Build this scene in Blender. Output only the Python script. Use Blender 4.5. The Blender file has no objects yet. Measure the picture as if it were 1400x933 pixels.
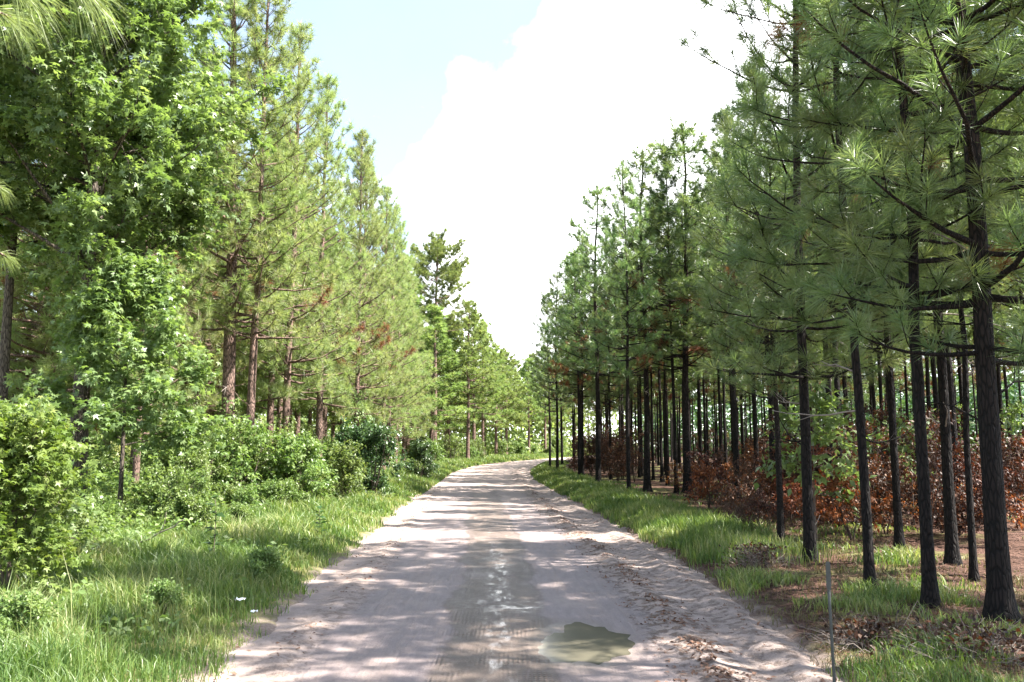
import bpy, math, random
import numpy as np
from mathutils import Vector

PI = math.pi
scene = bpy.context.scene
C = scene.collection
rad = math.radians

# ------------------------------------------------------------------ camera
EYE, FOC, PITCH = 1.6, 1130.0, rad(7.0)
cam_d = bpy.data.cameras.new('camera')
cam = bpy.data.objects.new('camera', cam_d)
C.objects.link(cam)
cam_d.sensor_width = 22.3
cam_d.lens = 22.3 * FOC / 1400.0
cam_d.clip_start = 0.05
cam_d.clip_end = 3000
cam.location = (0, 0, EYE)
cam.rotation_euler = (rad(90) + PITCH, 0, 0)
scene.camera = cam


def at(px, py, z=0.0):
    """ground point seen at a pixel of the 1400x933 photograph"""
    x = (px - 700) / FOC
    y = (466.5 - py) / FOC
    d = (x, math.cos(PITCH) - y * math.sin(PITCH), math.sin(PITCH) + y * math.cos(PITCH))
    t = (z - EYE) / d[2]
    return d[0] * t, d[1] * t


# ------------------------------------------------------------------ road geometry
_cy = np.array([-40, 0, 8, 13, 21, 35, 45, 56, 64, 72, 86, 110, 150, 400.])
_cx = np.array([0.05, 0.05, 0.05, -0.1, -0.5, -1.05, -1.15, -0.55, 0.7, 2.6, 6.6, 14.5, 30, 140.])
_ty = np.linspace(-40, 400, 2000)
_tx = np.interp(_ty, _cy, _cx)
_k = np.hanning(31); _k /= _k.sum()
_tx = np.convolve(np.pad(_tx, 15, mode='edge'), _k, mode='valid')


def road_c(y):
    return np.interp(y, _ty, _tx)


def road_hw(y):
    return np.interp(y, [0, 6, 10, 14, 21, 35, 60, 120], [2.1, 2.12, 2.32, 2.3, 2.25, 2.0, 2.3, 2.5])


def wob(x, y, f=1.0, seed=0.0):
    """cheap smooth noise, about -1..1"""
    return (np.sin(x * 1.3 * f + 1.7 * y * f + seed) + np.sin(x * 2.9 * f - 1.1 * y * f + seed * 2.1 + 1.3)
            + np.sin(-x * 1.9 * f + 3.7 * y * f + seed * .7 + 4.1) + np.sin(x * 5.3 * f + 4.3 * y * f + seed * 1.9)) / 4


def sstep(a, b, v):
    t = np.clip((v - a) / (b - a), 0, 1)
    return t * t * (3 - 2 * t)


def ground_h(x, y):
    x = np.asarray(x, float); y = np.asarray(y, float)
    s = x - road_c(y)
    u = np.abs(s) - road_hw(y) + 0.16 * wob(x, y, 1.1, 2.0) + .05 * wob(x, y, 5, 3.)
    h = -0.16 + 0.20 * sstep(-0.35, 0.12, u) + 0.07 * sstep(0.1, 0.9, u) + 0.10 * sstep(1, 5, u) * (s < 0)
    h = h + 0.035 * wob(x, y, 0.9, 5.) * sstep(0.2, 1.5, u) + .012 * wob(x, y, 6, 1.) * sstep(0, .4, u)
    return h


# ------------------------------------------------------------------ mesh helpers
def build(name, V, faces, mat, parent=None, tint=None, smooth=True, attrs=None):
    """faces: list of int arrays (n,3) or (n,4)"""
    V = np.asarray(V, np.float32)
    me = bpy.data.meshes.new(name)
    me.vertices.add(len(V))
    me.vertices.foreach_set('co', V.ravel())
    faces = [np.asarray(f, np.int32) for f in faces if len(f)]
    loops = np.concatenate([f.ravel() for f in faces])
    tot = np.concatenate([np.full(len(f), f.shape[1], np.int32) for f in faces])
    start = np.concatenate([[0], np.cumsum(tot)[:-1]]).astype(np.int32)
    me.loops.add(len(loops)); me.loops.foreach_set('vertex_index', loops)
    me.polygons.add(len(tot)); me.polygons.foreach_set('loop_start', start)
    me.polygons.foreach_set('loop_total', tot)
    me.polygons.foreach_set('use_smooth', np.full(len(tot), bool(smooth)))
    me.update(calc_edges=True)
    at_ = dict(attrs or {})
    if tint is not None:
        at_['tint'] = tint
    for k, v in at_.items():
        a = me.attributes.new(k, 'FLOAT', 'POINT')
        a.data.foreach_set('value', np.asarray(v, np.float32))
    me.materials.append(mat)
    ob = bpy.data.objects.new(name, me)
    C.objects.link(ob)
    if parent is not None:
        ob.parent = parent
    return ob


class Acc:
    def __init__(self):
        self.V = []; self.F3 = []; self.F4 = []; self.T = []; self.n = 0

    def add(self, V, F3=None, F4=None, tint=None):
        V = np.asarray(V, float).reshape(-1, 3)
        if F3 is not None and len(F3): self.F3.append(np.asarray(F3, int) + self.n)
        if F4 is not None and len(F4): self.F4.append(np.asarray(F4, int) + self.n)
        self.V.append(V)
        self.T.append(np.full(len(V), .5) if tint is None else np.broadcast_to(np.asarray(tint, float), (len(V),)))
        self.n += len(V)

    def tube(self, pts, radii, k=6, tint=None, rough=0.0, rng=None, cap=True):
        pts = np.asarray(pts, float); n = len(pts); radii = np.asarray(radii, float)
        tan = np.gradient(pts, axis=0)
        tan /= np.linalg.norm(tan, axis=1)[:, None] + 1e-9
        ref = np.array([0.31, 0.95, 0.05]) if abs(tan[0][2]) > .7 else np.array([0, 0, 1.])
        U = np.cross(tan, ref); U /= np.linalg.norm(U, axis=1)[:, None] + 1e-9
        W = np.cross(tan, U)
        a = np.arange(k) / k * 2 * PI
        R = radii[:, None] * np.ones(k)[None]
        if rough and rng is not None:
            R = R * (1 + rough * rng.standard_normal(R.shape))
        ring = pts[:, None, :] + R[:, :, None] * (np.cos(a)[None, :, None] * U[:, None, :] + np.sin(a)[None, :, None] * W[:, None, :])
        V = ring.reshape(-1, 3)
        i = np.arange(n - 1)[:, None] * k; j = np.arange(k)[None]; j2 = (j + 1) % k
        F = np.stack([i + j, i + j2, i + k + j2, i + k + j], -1).reshape(-1, 4)
        F3 = []
        if cap:
            V = np.vstack([V, pts[-1] + tan[-1] * radii[-1] * .6]); t = len(V) - 1
            F3 = [[(n - 1) * k + q, (n - 1) * k + (q + 1) % k, t] for q in range(k)]
        self.add(V, F3, F, tint)

    def obj(self, name, mat, parent=None, smooth=True):
        fs = []
        if self.F4: fs.append(np.concatenate(self.F4))
        if self.F3: fs.append(np.concatenate(self.F3))
        return build(name, np.concatenate(self.V), fs, mat, parent, np.concatenate(self.T), smooth)


def norm(v):
    return v / (np.linalg.norm(v, axis=-1, keepdims=True) + 1e-9)


def frame(D):
    ref = np.where(np.abs(D[:, 2:3]) > .9, np.array([[1., 0, 0]]), np.array([[0, 0, 1.]]))
    U = norm(np.cross(D, ref)); W = np.cross(D, U)
    return U, W


def needles(acc, P, D, rng, N, L, w, stem=.12, droop=.3, spread=(18, 75), bend=False, tint=None):
    P = np.asarray(P, float); D = norm(np.asarray(D, float)); T = len(P)
    if T == 0: return
    if np.isscalar(L): L = np.full(T, L)
    if tint is None: tint = rng.random(T)
    P = np.repeat(P, N, 0); Dn = np.repeat(D, N, 0); M = T * N
    Ln = np.repeat(L, N) * rng.uniform(.7, 1.08, M)
    U, W = frame(Dn)
    az = rng.uniform(0, 2 * PI, M); t = rng.random(M)
    ang = np.radians(spread[0] + (spread[1] - spread[0]) * (t * .7 + .3 * rng.random(M)))
    d = Dn * np.cos(ang)[:, None] + (U * np.cos(az)[:, None] + W * np.sin(az)[:, None]) * np.sin(ang)[:, None]
    base = P - Dn * (stem * t)[:, None]
    side = norm(np.cross(d, rng.standard_normal((M, 3)))) * (w / 2)
    tip = base + d * Ln[:, None] * .96; tip[:, 2] -= droop * Ln * .45 * rng.uniform(.4, 1.3, M)
    tn = np.clip(np.repeat(tint, N) * .75 + .25 * rng.random(M), 0, 1)
    if bend:
        mid = base + d * Ln[:, None] * .52; mid[:, 2] -= droop * Ln * .08
        V = np.stack([base - side, base + side, mid + side * .85, mid - side * .85, tip], 1).reshape(-1, 3)
        b = np.arange(M)[:, None] * 5
        acc.add(V, b + np.array([[3, 2, 4]]), b + np.array([[0, 1, 2, 3]]), np.repeat(tn, 5))
    else:
        V = np.stack([base - side, base + side, tip], 1).reshape(-1, 3)
        acc.add(V, np.arange(M * 3).reshape(-1, 3), None, np.repeat(tn, 3))


# leaf outlines: local x across, y along, z up
def star_leaf():
    V = [(0, 0, 0)]; F = []
    ang = [-118, -58, 0, 58, 118]; ln = [.62, .92, 1.0, .92, .62]
    for a, l in zip(ang, ln):
        a0 = rad(a)
        V.append((math.sin(a0) * l * .62, .38 + math.cos(a0) * l * .62, -.10 * l))
    for a in (-160, -88, -29, 29, 88, 160):
        a0 = rad(a)
        V.append((math.sin(a0) * .22, .34 + math.cos(a0) * .24, .02))
    V[0] = (0, .36, .03)
    for q in range(5):
        F.append((0, 6 + q, 1 + q, 7 + q))
    return np.array(V), np.array(F)


def oval_leaf():
    return np.array([(0, 0, 0), (.28, .4, .05), (0, 1, -.12), (-.28, .4, .05), (.0, .45, -.02)]), np.array([(0, 1, 2, 4), (0, 4, 2, 3)])


STAR, OVAL = star_leaf(), oval_leaf()


def leaves(acc, P, Dir, Nor, size, leaf, tint):
    """place leaves: Dir = leaf length direction, Nor = approximate upper side"""
    LV, LF = leaf
    Y = norm(Dir); X = norm(np.cross(Y, Nor)); Z = np.cross(X, Y)
    V = P[:, None, :] + size[:, None, None] * (LV[None, :, 0:1] * X[:, None] + LV[None, :, 1:2] * Y[:, None] + LV[None, :, 2:3] * Z[:, None])
    n = len(LV); M = len(P)
    F = (np.arange(M)[:, None, None] * n + LF[None]).reshape(-1, 4)
    acc.add(V.reshape(-1, 3), None, F, np.repeat(tint, n))


def path(p0, d0, L, n, rng, wig=.1, up=0.0):
    pts = [np.array(p0, float)]; d = np.array(d0, float)
    for i in range(n):
        d = d + rng.standard_normal(3) * wig + np.array([0, 0, up / n])
        d /= np.linalg.norm(d)
        pts.append(pts[-1] + d * L / n)
    return np.array(pts)


# ------------------------------------------------------------------ materials
PUD = (0.53, 6.88)


def new_mat(name):
    m = bpy.data.materials.new(name); m.use_nodes = True
    nt = m.node_tree; nt.nodes.clear()
    out = nt.nodes.new('ShaderNodeOutputMaterial')
    return m, nt, out


class NT:
    def __init__(self, nt): self.nt = nt; self.l = nt.links

    def n(self, t, **kw):
        nd = self.nt.nodes.new('ShaderNode' + t)
        for k, v in kw.items():
            if hasattr(nd, k): setattr(nd, k, v)
        return nd

    def link(self, a, b): self.l.new(a, b)

    def put(self, sock, v):
        if isinstance(v, bpy.types.NodeSocket): self.l.new(v, sock)
        elif v is not None: sock.default_value = v

    def math(self, op, a, b=None, c=None, clamp=False):
        m = self.n('Math', operation=op); m.use_clamp = clamp
        for i, v in enumerate((a, b, c)):
            self.put(m.inputs[i], v)
        return m.outputs[0]

    def attr(self, name):
        a = self.n('Attribute'); a.attribute_name = name
        return a.outputs['Fac']

    def ramp(self, fac, stops, interp='LINEAR'):
        r = self.n('ValToRGB'); r.color_ramp.interpolation = interp
        e = r.color_ramp.elements
        while len(e) < len(stops): e.new(.5)
        for k, (p, c) in zip(e, stops):
            k.position = p; k.color = (*c, 1) if len(c) == 3 else c
        self.put(r.inputs[0], fac)
        return r.outputs[0]

    def mix(self, fac, a, b, blend='MIX'):
        m = self.n('Mix', data_type='RGBA', blend_type=blend)
        self.put(m.inputs[0], fac); self.put(m.inputs[6], a if not isinstance(a, tuple) else (*a, 1)[:4])
        self.put(m.inputs[7], b if not isinstance(b, tuple) else (*b, 1)[:4])
        return m.outputs[2]

    def noise(self, vec, scale, detail=4, rough=.55, dist=0.0):
        t = self.n('TexNoise'); t.inputs['Scale'].default_value = scale; t.inputs['Detail'].default_value = detail
        t.inputs['Roughness'].default_value = rough; t.inputs['Distortion'].default_value = dist
        if vec is not None: self.put(t.inputs['Vector'], vec)
        return t.outputs['Fac']

    def scale(self, vec, s):
        m = self.n('Mapping'); self.put(m.inputs['Vector'], vec); m.inputs['Scale'].default_value = s
        return m.outputs[0]

    def step(self, a, b, v):
        m = self.n('MapRange', interpolation_type='SMOOTHSTEP')
        self.put(m.inputs['Value'], v)
        m.inputs['From Min'].default_value = a; m.inputs['From Max'].default_value = b
        return m.outputs['Result']

    def band(self, v, c, hw, soft):
        """1 within hw of c, fading over soft"""
        d = self.math('ABSOLUTE', self.math('SUBTRACT', v, c))
        m = self.n('MapRange', interpolation_type='SMOOTHSTEP')
        self.put(m.inputs['Value'], d)
        m.inputs['From Min'].default_value = hw + soft; m.inputs['From Max'].default_value = hw
        return m.outputs['Result']

    def bump(self, h, dist, strength=1.0):
        b = self.n('Bump'); self.put(b.inputs['Height'], h); b.inputs['Distance'].default_value = dist
        b.inputs['Strength'].default_value = strength
        return b.outputs[0]

    def bsdf(self, col, rough=.6, spec=.5, normal=None, metal=0.0):
        p = self.n('BsdfPrincipled')
        self.put(p.inputs['Base Color'], (*col, 1) if isinstance(col, tuple) else col)
        self.put(p.inputs['Roughness'], rough); self.put(p.inputs['Specular IOR Level'], spec)
        self.put(p.inputs['Metallic'], metal)
        if normal is not None: self.link(normal, p.inputs['Normal'])
        return p.outputs[0]


def foliage(name, cols, trans=.35, rough=.42, spec=.5, tmul=1.3, ttint=(1.0, 1.0, .6)):
    m, nt, out = new_mat(name); g = NT(nt)
    col = g.ramp(g.attr('tint'), [(i / (len(cols) - 1), c) for i, c in enumerate(cols)])
    oi = g.n('ObjectInfo')
    hs = g.n('HueSaturation')
    g.put(hs.inputs['Hue'], g.math('MULTIPLY_ADD', oi.outputs['Random'], .03, .485))
    g.put(hs.inputs['Value'], g.math('MULTIPLY_ADD', oi.outputs['Random'], .3, .85))
    g.put(hs.inputs['Color'], col)
    col = hs.outputs[0]
    p = g.bsdf(col, rough, spec)
    t = g.n('BsdfTranslucent')
    tc = g.mix(1.0, col, (ttint[0] * tmul, ttint[1] * tmul, ttint[2] * tmul), 'MULTIPLY')
    g.put(t.inputs['Color'], tc)
    mx = g.n('MixShader'); mx.inputs[0].default_value = trans
    g.link(p, mx.inputs[1]); g.link(t.outputs[0], mx.inputs[2]); g.link(mx.outputs[0], out.inputs[0])
    return m


def bark(name, low, high, zlo, zhi, dark):
    """low -> high colour over the height band zlo..zhi (fire char on the lower trunk)"""
    m, nt, out = new_mat(name); g = NT(nt)
    tc = g.n('TexCoord'); o = tc.outputs['Object']
    v = g.scale(o, (24, 24, 5.0))
    vor = g.n('TexVoronoi', feature='DISTANCE_TO_EDGE'); vor.inputs['Scale'].default_value = 1.5
    g.put(vor.inputs['Vector'], v)
    crack = g.step(0.0, .22, vor.outputs['Distance'])
    n1 = g.noise(v, 2.2, 6, .65)
    n2 = g.noise(o, .9, 3)
    sep = g.n('SeparateXYZ'); g.put(sep.inputs[0], o)
    zz = g.math('ADD', sep.outputs[2], g.math('MULTIPLY', g.math('SUBTRACT', n2, .5), 3.0))
    char = g.step(zlo, zhi, zz)
    base = g.mix(char, low, high)
    base = g.mix(g.math('MULTIPLY', n1, .75), base, tuple(c * 1.7 for c in high), 'MIX') if dark < .5 else g.mix(g.math('MULTIPLY', n1, .35), base, high)
    base = g.mix(crack, tuple(c * .35 for c in low), base)
    h = g.math('ADD', g.math('MULTIPLY', crack, .7), g.math('MULTIPLY', n1, .5))
    g.link(g.bsdf(base, .85, .25, g.bump(h, .02, .9)), out.inputs[0])
    return m


def plain(name, col, col2=None, rough=.7, sc=20, spec=.4, metal=0.0):
    m, nt, out = new_mat(name); g = NT(nt)
    tc = g.n('TexCoord')
    n = g.noise(tc.outputs['Object'], sc, 5, .6)
    c = g.mix(n, col, col2 or tuple(v * 1.6 for v in col))
    g.link(g.bsdf(c, rough, spec, g.bump(n, .004, .5), metal), out.inputs[0])
    return m


M = {}
M['needle_sun'] = foliage('pine_needles_sun_yellow_green', [(.165, .22, .085), (.235, .295, .115), (.33, .355, .18)], .5, .42, .45)  # paler copy of the pine needles, sunlight put into the colour
M['needle_right'] = foliage('pine_needles_deep_green', [(.095, .165, .066), (.145, .215, .084), (.235, .28, .12)], .46, .34, .8)
M['needle_far'] = foliage('pine_needles_far', [(.14, .20, .07), (.19, .255, .085), (.26, .30, .12)], .48, .5, .4)
M['needle_dead'] = foliage('dead_pine_needles', [(.11, .04, .018), (.20, .075, .03), (.26, .13, .06)], .25, .6, .3, 1.0, (1, .7, .4))
M['gum_leaf'] = foliage('sweetgum_leaves', [(.10, .155, .055), (.15, .215, .08), (.22, .28, .125)], .45, .38, .5, 1.35, (1., 1.04, .5))
M['young_leaf'] = foliage('young_leaves', [(.085, .155, .035), (.14, .215, .05), (.22, .275, .085)], .42, .45, .35, 1.3, (1., 1.04, .5))
M['shrub_leaf'] = foliage('shrub_leaves', [(.09, .155, .045), (.15, .215, .065), (.22, .275, .11)], .44, .42, .5, 1.3, (1., 1.04, .55))
M['shade_leaf'] = foliage('deep_green_shade_leaves', [(.03, .07, .024), (.05, .10, .034), (.09, .14, .055)], .30, .36, .5, 1.2, (1., 1.04, .55))  # leaf green darkened, shade is put into the colour
M['scorched_leaf'] = foliage('scorched_leaves', [(.024, .015, .012), (.058, .027, .017), (.17, .062, .026)], .26, .55, .35, 1.1, (1, .6, .3))
M['grass'] = foliage('grass_blades', [(.075, .135, .034), (.155, .22, .058), (.34, .34, .16)], .42, .42, .45, 1.2, (1., 1.04, .5))
M['dry_grass'] = foliage('dry_grass_blades', [(.07, .05, .028), (.14, .11, .06), (.16, .18, .06)], .3, .55, .3)
M['straw'] = plain('pine_straw', (.066, .029, .018), (.16, .082, .054), .7, 3)
M['litter'] = plain('brown_leaf_litter', (.09, .045, .028), (.22, .12, .075), .75, 7)
M['bark_left'] = bark('sunlit_pine_bark', (.155, .105, .085), (.25, .165, .135), .5, 6, .2)
M['bark_right'] = bark('charred_pine_bark', (.006, .005, .0047), (.048, .031, .025), 1.5, 6.5, .8)
M['bark_gum'] = bark('sweetgum_bark', (.10, .08, .065), (.14, .115, .09), 0, 4, .8)
M['twig'] = plain('twig_bark', (.07, .05, .04), (.13, .10, .08), .85, 9)
M['deadwood'] = plain('bleached_dead_wood', (.15, .12, .10), (.27, .23, .205), .85, 12)
M['char_twig'] = plain('charred_twigs', (.03, .02, .016), (.09, .06, .045), .9, 9)
M['steel'] = plain('weathered_green_steel', (.018, .024, .021), (.05, .056, .052), .55, 30, .5)
M['scrap_white'] = plain('white_crumple', (.75, .76, .78), (.85, .85, .86), .6, 40)


def ground_mat():
    m, nt, out = new_mat('forest_floor'); g = NT(nt)
    tc = g.n('TexCoord'); o = tc.outputs['Object']
    s = g.attr('side')
    big = g.noise(o, .55, 5, .6); mid = g.noise(o, 3.5, 6, .65); fine = g.noise(o, 38, 5, .7)
    straw = g.ramp(g.math('ADD', g.math('MULTIPLY', mid, .55), g.math('MULTIPLY', fine, .45)),
                   [(.28, (.018, .010, .007)), (.48, (.055, .028, .019)), (.62, (.10, .056, .040)), (.78, (.18, .12, .092))])
    soil = g.ramp(g.math('ADD', g.math('MULTIPLY', mid, .5), g.math('MULTIPLY', fine, .5)),
                  [(.3, (.07, .06, .028)), (.5, (.12, .12, .042)), (.7, (.19, .18, .07))])
    green = g.mix(g.step(.42, .6, big), straw, soil)
    isleft = g.step(.6, -1.2, s)
    col = g.mix(isleft, g.mix(g.step(.52, .62, big), straw, soil), soil)
    # sandy spill next to the road
    sand = g.ramp(fine, [(.3, (.14, .103, .083)), (.7, (.27, .215, .185))])
    edge = g.math('ADD', g.math('ABSOLUTE', s), g.math('MULTIPLY', g.math('SUBTRACT', mid, .5), 1.0))
    col = g.mix(g.step(2.5, 2.15, edge), col, sand)
    h = g.math('ADD', mid, g.math('MULTIPLY', fine, .5))
    g.link(g.bsdf(col, .9, .2, g.bump(h, .05, .8)), out.inputs[0])
    return m


def road_mat():
    m, nt, out = new_mat('sandy_dirt_road'); g = NT(nt)
    tc = g.n('TexCoord'); o = tc.outputs['Object']
    s0 = g.attr('side'); y = g.attr('along')
    big = g.noise(o, .8, 5, .6); mid = g.noise(o, 5, 6, .65); fine = g.noise(o, 60, 5, .7)
    lng = g.noise(g.scale(o, (6, .55, 1)), 1.0, 5, .6)       # streaks drawn out along the road
    lng2 = g.noise(g.scale(o, (16, 2.6, 1)), 1.0, 6, .7)
    s = g.math('ADD', s0, g.math('MULTIPLY', g.math('SUBTRACT', big, .5), .55))
    s = g.math('ADD', s, g.math('MULTIPLY', g.math('SUBTRACT', mid, .5), .14))
    sand = g.ramp(g.math('ADD', g.math('MULTIPLY', mid, .5), g.math('MULTIPLY', fine, .5)),
                  [(.28, (.175, .128, .106)), (.45, (.275, .214, .184)), (.6, (.35, .28, .247)), (.75, (.41, .34, .307))])
    clay = g.ramp(g.math('ADD', g.math('MULTIPLY', lng2, .6), g.math('MULTIPLY', fine, .4)),
                  [(.3, (.135, .105, .100)), (.55, (.20, .160, .154)), (.75, (.26, .214, .205))])
    near = g.math('MULTIPLY', g.step(17, 11, y), g.step(2.5, 5.5, y))
    far_fade = g.step(36, 15, y)
    # smooth damp clay bands left and right of the middle
    b = g.math('MAXIMUM', g.band(s, -1.02, .50, .16), g.band(s, .66, .42, .2))
    b = g.math('MULTIPLY', b, g.math('MULTIPLY_ADD', g.step(.35, .55, lng), .5, .5))
    b = g.math('MULTIPLY', b, far_fade)
    col = g.mix(b, sand, clay)
    # wet brown middle
    wet_mid = g.math('MULTIPLY', g.band(s, -.16, .40, .10), g.step(.34, .46, g.math('MULTIPLY_ADD', lng, .6, g.math('MULTIPLY', mid, .4))))
    wet_mid = g.math('MULTIPLY', wet_mid, far_fade)
    brown = g.ramp(g.math('ADD', g.math('MULTIPLY', lng2, .5), g.math('MULTIPLY', mid, .5)),
                   [(.3, (.055, .038, .029)), (.55, (.10, .073, .057)), (.75, (.175, .135, .114))])
    col = g.mix(g.math('MULTIPLY', wet_mid, .88), col, brown)
    # dark crumbs of mud and pine straw pushed up beside the wheel tracks
    crumb = g.math('MAXIMUM', g.band(s, 1.38, .16, .22), g.math('MULTIPLY', g.band(s, 2.0, .18, .3), .7))
    crumb = g.math('MAXIMUM', crumb, g.math('MULTIPLY', g.band(s, -1.75, .12, .2), .5))
    crumb = g.math('MULTIPLY', crumb, g.step(.5, .6, g.noise(o, 9, 6, .7)))
    col = g.mix(g.math('MULTIPLY', crumb, .75), col, (.12, .075, .05))
    # damp blotches anywhere
    bl = g.math('MULTIPLY', g.step(.56, .68, g.noise(g.scale(o, (1.2, .6, 1)), 1.1, 4)), .4)
    col = g.mix(bl, col, (.27, .215, .19))
    # dark wet margin of the puddle
    sp = g.n('SeparateXYZ'); g.put(sp.inputs[0], o)
    pdx = g.math('DIVIDE', g.math('SUBTRACT', sp.outputs[0], PUD[0]), .42)
    pdy = g.math('DIVIDE', g.math('SUBTRACT', sp.outputs[1], PUD[1]), .85)
    pr = g.math('SQRT', g.math('ADD', g.math('MULTIPLY', pdx, pdx), g.math('MULTIPLY', pdy, pdy)))
    pr = g.math('ADD', pr, g.math('MULTIPLY', g.math('SUBTRACT', g.noise(o, 3, 5), .5), .9))
    margin = g.step(1.25, .75, pr)
    col = g.mix(g.math('MULTIPLY', margin, .7), col, (.15, .12, .095))
    # water film: thin meandering streak and broken patches
    streak = g.math('ADD', s0, g.math('MULTIPLY', g.math('SUBTRACT', g.noise(g.scale(o, (1, .35, 1)), 1.4, 3), .5), .25))
    film = g.math('MULTIPLY', g.band(streak, -.15, .02, .21), g.step(.42, .70, g.noise(g.scale(o, (4.5, 1.5, 1)), 2.0, 7, .75)))
    p1 = g.math('MULTIPLY', g.band(s, -.09, .22, .30), g.band(y, 8.35, .12, .45))
    p2 = g.math('MULTIPLY', g.band(s, -.16, .06, .22), g.band(y, 11.2, .2, .7))
    patch = g.math('MULTIPLY', g.math('MAXIMUM', p1, p2), g.step(.42, .68, g.noise(o, 4.2, 7, .75)))
    film = g.math('MULTIPLY', g.math('MULTIPLY', g.math('MAXIMUM', film, patch), near), .74)
    damp = g.math('MAXIMUM', g.math('MULTIPLY', margin, .75), g.math('MULTIPLY', wet_mid, .55))
    damp = g.math('MAXIMUM', damp, g.math('MULTIPLY', b, .42))
    col = g.mix(g.math('MULTIPLY', film, .6), col, (.13, .10, .085))
    rough = g.math('SUBTRACT', .92, g.math('MULTIPLY', damp, .62))
    rough = g.math('MULTIPLY', rough, g.math('SUBTRACT', 1.0, g.math('MULTIPLY', film, .88)), None, True)
    rough = g.math('MAXIMUM', rough, .15)
    # tyre tread printed in the soft middle, close by
    wv = g.n('TexWave', wave_type='BANDS', bands_direction='X'); g.put(wv.inputs['Vector'], o)
    wv.inputs['Scale'].default_value = 9; wv.inputs['Distortion'].default_value = .8; wv.inputs['Detail'].default_value = 2
    wy = g.n('TexWave', wave_type='BANDS', bands_direction='Y'); g.put(wy.inputs['Vector'], o)
    wy.inputs['Scale'].default_value = 7; wy.inputs['Distortion'].default_value = 1.2; wy.inputs['Detail'].default_value = 2
    tread = g.math('MULTIPLY', wv.outputs['Fac'], g.math('MULTIPLY_ADD', wy.outputs['Fac'], .6, .4))
    tmask = g.math('MULTIPLY', g.math('MAXIMUM', g.band(s0, -.42, .17, .05), g.band(s0, .05, .17, .05)), g.step(8.6, 6.0, y))
    tmask = g.math('MULTIPLY', tmask, g.step(.45, .62, g.noise(o, 1.7, 4)))
    dry = g.math('SUBTRACT', 1.0, g.math('MULTIPLY', b, .6))
    h = g.math('ADD', g.math('MULTIPLY', mid, .65), g.math('MULTIPLY', fine, .45))
    h = g.math('MULTIPLY', h, dry)
    h = g.math('ADD', h, g.math('MULTIPLY', g.math('MULTIPLY', tread, tmask), .9))
    h = g.math('ADD', h, g.math('MULTIPLY', crumb, .8))
    col = g.mix(g.math('MULTIPLY', g.math('MULTIPLY', tmask, tread), .35), col, (.15, .11, .085))
    bn = g.n('Bump'); g.put(bn.inputs['Height'], h); bn.inputs['Distance'].default_value = .035
    g.put(bn.inputs['Strength'], g.math('MULTIPLY', .8, g.math('SUBTRACT', 1.0, g.step(0, .55, film))))
    g.link(g.bsdf(col, rough, g.math('MULTIPLY_ADD', film, -.25, .42), bn.outputs[0]), out.inputs[0])
    return m


def water_mat():
    m, nt, out = new_mat('muddy_water'); g = NT(nt)
    tc = g.n('TexCoord')
    n = g.noise(tc.outputs['Object'], 3, 3)
    c = g.mix(n, (.085, .077, .055), (.112, .102, .073))
    df = g.n('BsdfDiffuse'); g.put(df.inputs['Color'], c)
    gl = g.n('BsdfGlossy'); gl.inputs['Roughness'].default_value = .16
    mx = g.n('MixShader'); mx.inputs[0].default_value = .15
    g.link(df.outputs[0], mx.inputs[1]); g.link(gl.outputs[0], mx.inputs[2]); g.link(mx.outputs[0], out.inputs[0])
    return m


M['ground'], M['road'], M['water'] = ground_mat(), road_mat(), water_mat()


# ------------------------------------------------------------------ scene bookkeeping
def tag(o, label, cat, group=None):
    o['label'] = label; o['category'] = cat
    if group: o['group'] = group
    return o


def structure(o):
    o['kind'] = 'structure'; return o


def stuff(o, label=None, cat=None):
    o['kind'] = 'stuff'
    if label: o['label'] = label
    if cat: o['category'] = cat
    return o


def empty(name, loc, rz=0, sc=1.0):
    e = bpy.data.objects.new(name, None); C.objects.link(e)
    e.location = loc; e.rotation_euler = (0, 0, rz)
    e.scale = (sc, sc, sc) if np.isscalar(sc) else sc
    e.empty_display_size = .3
    return e


def dup(parts, name, loc, rz=0, sc=1.0):
    e = empty(name, loc, rz, sc)
    for p in parts:
        c = p.copy(); c.parent = e; C.objects.link(c)
        for q in p.children:
            d = q.copy(); d.parent = c; C.objects.link(d)
    return e


# ------------------------------------------------------------------ ground, road, puddle
def grid_obj(name, S, Y, hfun, mat, shift=True):
    yy, ss = np.meshgrid(Y, S, indexing='ij')
    xx = road_c(yy) + ss if shift else ss
    zz = hfun(xx, yy, ss)
    V = np.stack([xx, yy, zz], -1).reshape(-1, 3)
    ny, ns = yy.shape
    i = np.arange(ny - 1)[:, None] * ns; j = np.arange(ns - 1)[None]
    Fq = np.stack([i + j, i + j + 1, i + ns + j + 1, i + ns + j], -1).reshape(-1, 4)
    o = build(name, V, [Fq], mat, attrs={'side': ss.ravel(), 'along': yy.ravel()})
    return structure(o)


S = np.concatenate([-np.geomspace(900, 13, 26), np.arange(-12, 12.01, .12), np.geomspace(13, 900, 26)])
Y = np.concatenate([-np.geomspace(300, 6, 14), np.arange(-5, 30, .14), np.arange(30, 130, .6), np.geomspace(131, 1500, 30)])
grid_obj('ground', S, Y, lambda x, y, s: ground_h(x, y), M['ground'])



def puddle_r(x, y):
    """<1 inside the puddle"""
    dx = (x - PUD[0]) / .34; dy = (y - PUD[1]) / .60
    a = np.arctan2(dy, dx)
    r = np.hypot(dx, dy)
    return r / (.95 + .12 * np.sin(a * 2 + .6) + .10 * np.sin(3 * a + 2.2) + .07 * np.sin(5 * a + 1) + .05 * np.sin(9 * a) + .03 * np.sin(14 * a + 2) + .02 * np.sin(23 * a))


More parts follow.
